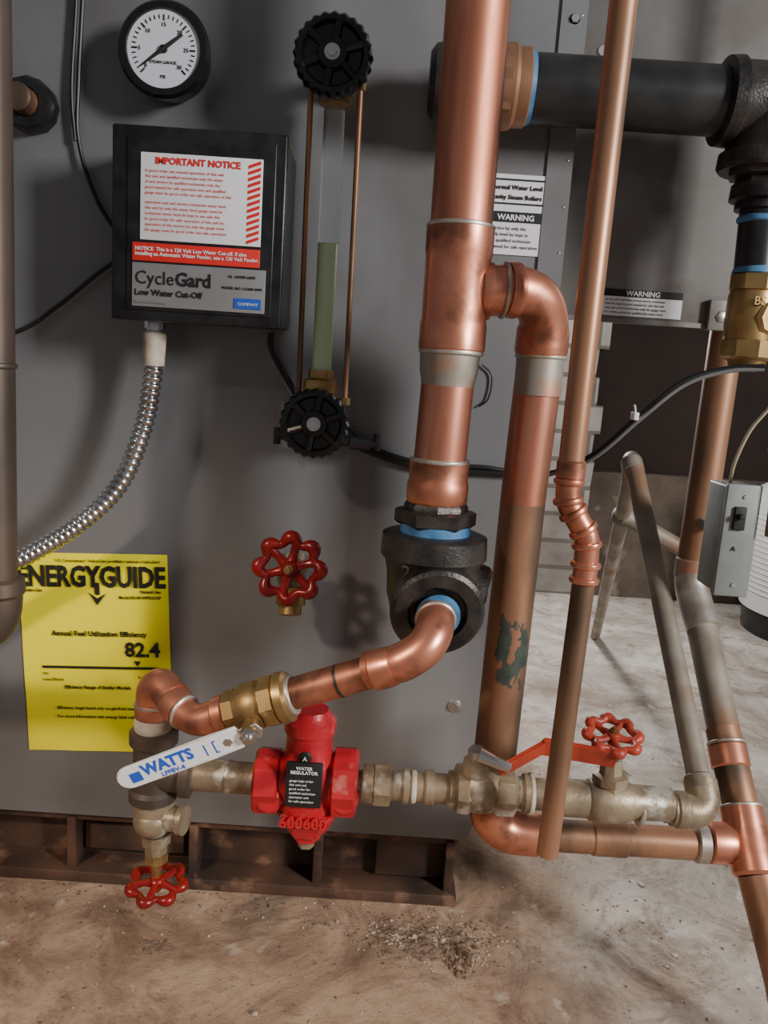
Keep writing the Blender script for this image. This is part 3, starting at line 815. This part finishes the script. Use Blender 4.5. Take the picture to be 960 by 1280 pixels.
o.lathe((390, yh, zh-10), (0, 0, -1), [(0, 42), (38, 40), (42, 46), (56, 47), (60, 44)], iron, 40)
o.lathe((394, yh, 966), (0, 0, -1), [(0, 40), (10, 38), (12, 30), (22, 32)], iron, 8)
o.lathe((395, yh, 948), (0, 0, -1), [(0, 33), (16, 34), (18, 27), (26, 27)], iron, 36)
o.tube([(397, yh, 930), (400, yh, 845)], 23, iron_pipe, 32)
o.ring((397, yh, 912), Z, 25, 8, blue_tape)
o.lathe((400, yh, 864), (0, 0, -1), [(0, 22), (8, 25), (10, 25)], blue_tape, 32)
o.text("2", 22, (372, yh-44, 1025), iron, ext=1.5)
o.done()
o = B("brass_check_valve")
xv = 402
o.lathe((xv, yh, 854), (0, 0, -1), [(0, 26), (2, 29), (18, 29), (20, 25)], brass, 8)
o.lathe((xv, yh, 836), (0, 0, -1), [(0, 25), (6, 27), (34, 28), (50, 27), (58, 26)], brass, 32)
o.lathe((xv+10, yh-10, 805), (.3, -1, 0), [(0, 22), (14, 21), (18, 17)], brass, 8)
o.lathe((xv+1, yh, 782), (0, 0, -1), [(0, 27), (2, 31), (20, 31), (23, 26)], brass, 8)
o.lathe((xv+2, yh, 760), (0, 0, -1), [(0, 22), (8, 20), (12, 12), (14, 10)], brass, 24)
o.text("BS", 13, (xv-12, yh-30, 818), brass, ext=1)
o.done()

# ------------------------------------------------------------ switch box & cable
o = B("electrical_switch_box")
o.box((408, -50, 480), (446, 8, 612), greybox, 3)
o.box((406, -54, 477), (448, -48, 615), greybox, 2)
o.box((424, 6, 540), (444, 68, 552), greybox, 1)
o.box((417, -58, 560), (431, -53, 588), blackink, 1); o.box((420, -66, 574), (427, -56, 580), blackink, 1)
for z in (600, 492): o.lathe((428, -54, z), (0, -1, 0), [(0, 3), (2, 2)], zinc, 10)
o.text("^", 14, (419, -55, 530), blackink)
o.tube(catmull([(422, -20, 612), (416, -40, 640), (420, -60, 680), (436, -75, 715), (440, -85, 745), (420, -90, 752)], 6), 2.2, cable_cream, 10)
o.done()

# far right brass riser glimpsed at frame edge
o = B("brass_gas_line")
o.tube([(462, -60, 1300), (462, -60, 640)], 9, brass_dull, 20)
o.lathe((462, -60, 700), (0, 0, -1), [(0, 14), (24, 14), (26, 18), (44, 18), (46, 12)], brass_dull, 8)
o.tube([(462, -60, 660), (462, -60, 560), (540, -60, 540)], 8, brass_dull, 16)
o.done()

# white appliance back right
o = B("dehumidifier")
cx, cy = 1400, 1400
o.lathe((cx, cy, 0), Z, [(0, 250), (70, 255), (72, 262)], blackplastic, 64)
o.lathe((cx, cy, 72), Z, [(0, 240), (4, 264), (330, 266), (360, 262), (380, 230), (392, 120)], binwhite, 64)
for k in range(16):
    z = 130+k*16
    o.lathe((cx, cy, z), Z, [(0, 266), (3, 269), (6, 266)], binwhite, 64)
o.done()

# ------------------------------------------------------------ lights
def area(name, loc, target, size, power, col):
    l = bpy.data.lights.new(name, 'AREA'); l.shape = 'RECTANGLE'; l.size = size[0]; l.size_y = size[1]; l.energy = power; l.color = col
    ob = bpy.data.objects.new(name, l); ob.location = loc
    ob.rotation_euler = (V(target)-V(loc)).to_track_quat('-Z', 'Y').to_euler()
    bpy.context.collection.objects.link(ob); return ob
area("window_light", (1.9, -1.55, 1.25), (0.1, 0, .45), (.34, .55), 72, (1.0, .985, .96))
area("rear_floor_fill", (.09, 1.18, .86), (.42, -.35, 0), (.18, .26), 19, (.98, .98, 1.0))  # added light hidden behind the boiler, brightens the right-hand floor
sl = bpy.data.lights.new("left_floor_fill", 'SPOT'); sl.energy = 105; sl.color = (1, .82, .64); sl.spot_size = math.radians(30); sl.spot_blend = .5; sl.shadow_soft_size = .08  # added warm spot out of view, brightens the left foreground floor
so = bpy.data.objects.new("left_floor_fill", sl); so.location = (-1.1, -1.5, 1.5)
so.rotation_euler = (V((-.24, -.20, 0))-V(so.location)).to_track_quat('-Z', 'Y').to_euler(); bpy.context.collection.objects.link(so)
w = bpy.data.worlds.new("basement_ambient"); bpy.context.scene.world = w; w.use_nodes = True
bg = w.node_tree.nodes["Background"]; bg.inputs[0].default_value = (.86, .87, .92, 1); bg.inputs[1].default_value = .19

# ------------------------------------------------------------ camera
cam = bpy.data.cameras.new("camera"); co = bpy.data.objects.new("camera", cam)
bpy.context.collection.objects.link(co)
cam.sensor_fit = 'VERTICAL'; cam.sensor_height = 24; cam.lens = 24*1000/1280; cam.clip_start = .01
co.matrix_world = Matrix.Translation(V((0, -1000, 720))*K) @ Matrix.Rotation(math.radians(80), 4, 'X') @ Matrix.Rotation(math.radians(3.8), 4, 'Z')
bpy.context.scene.camera = co
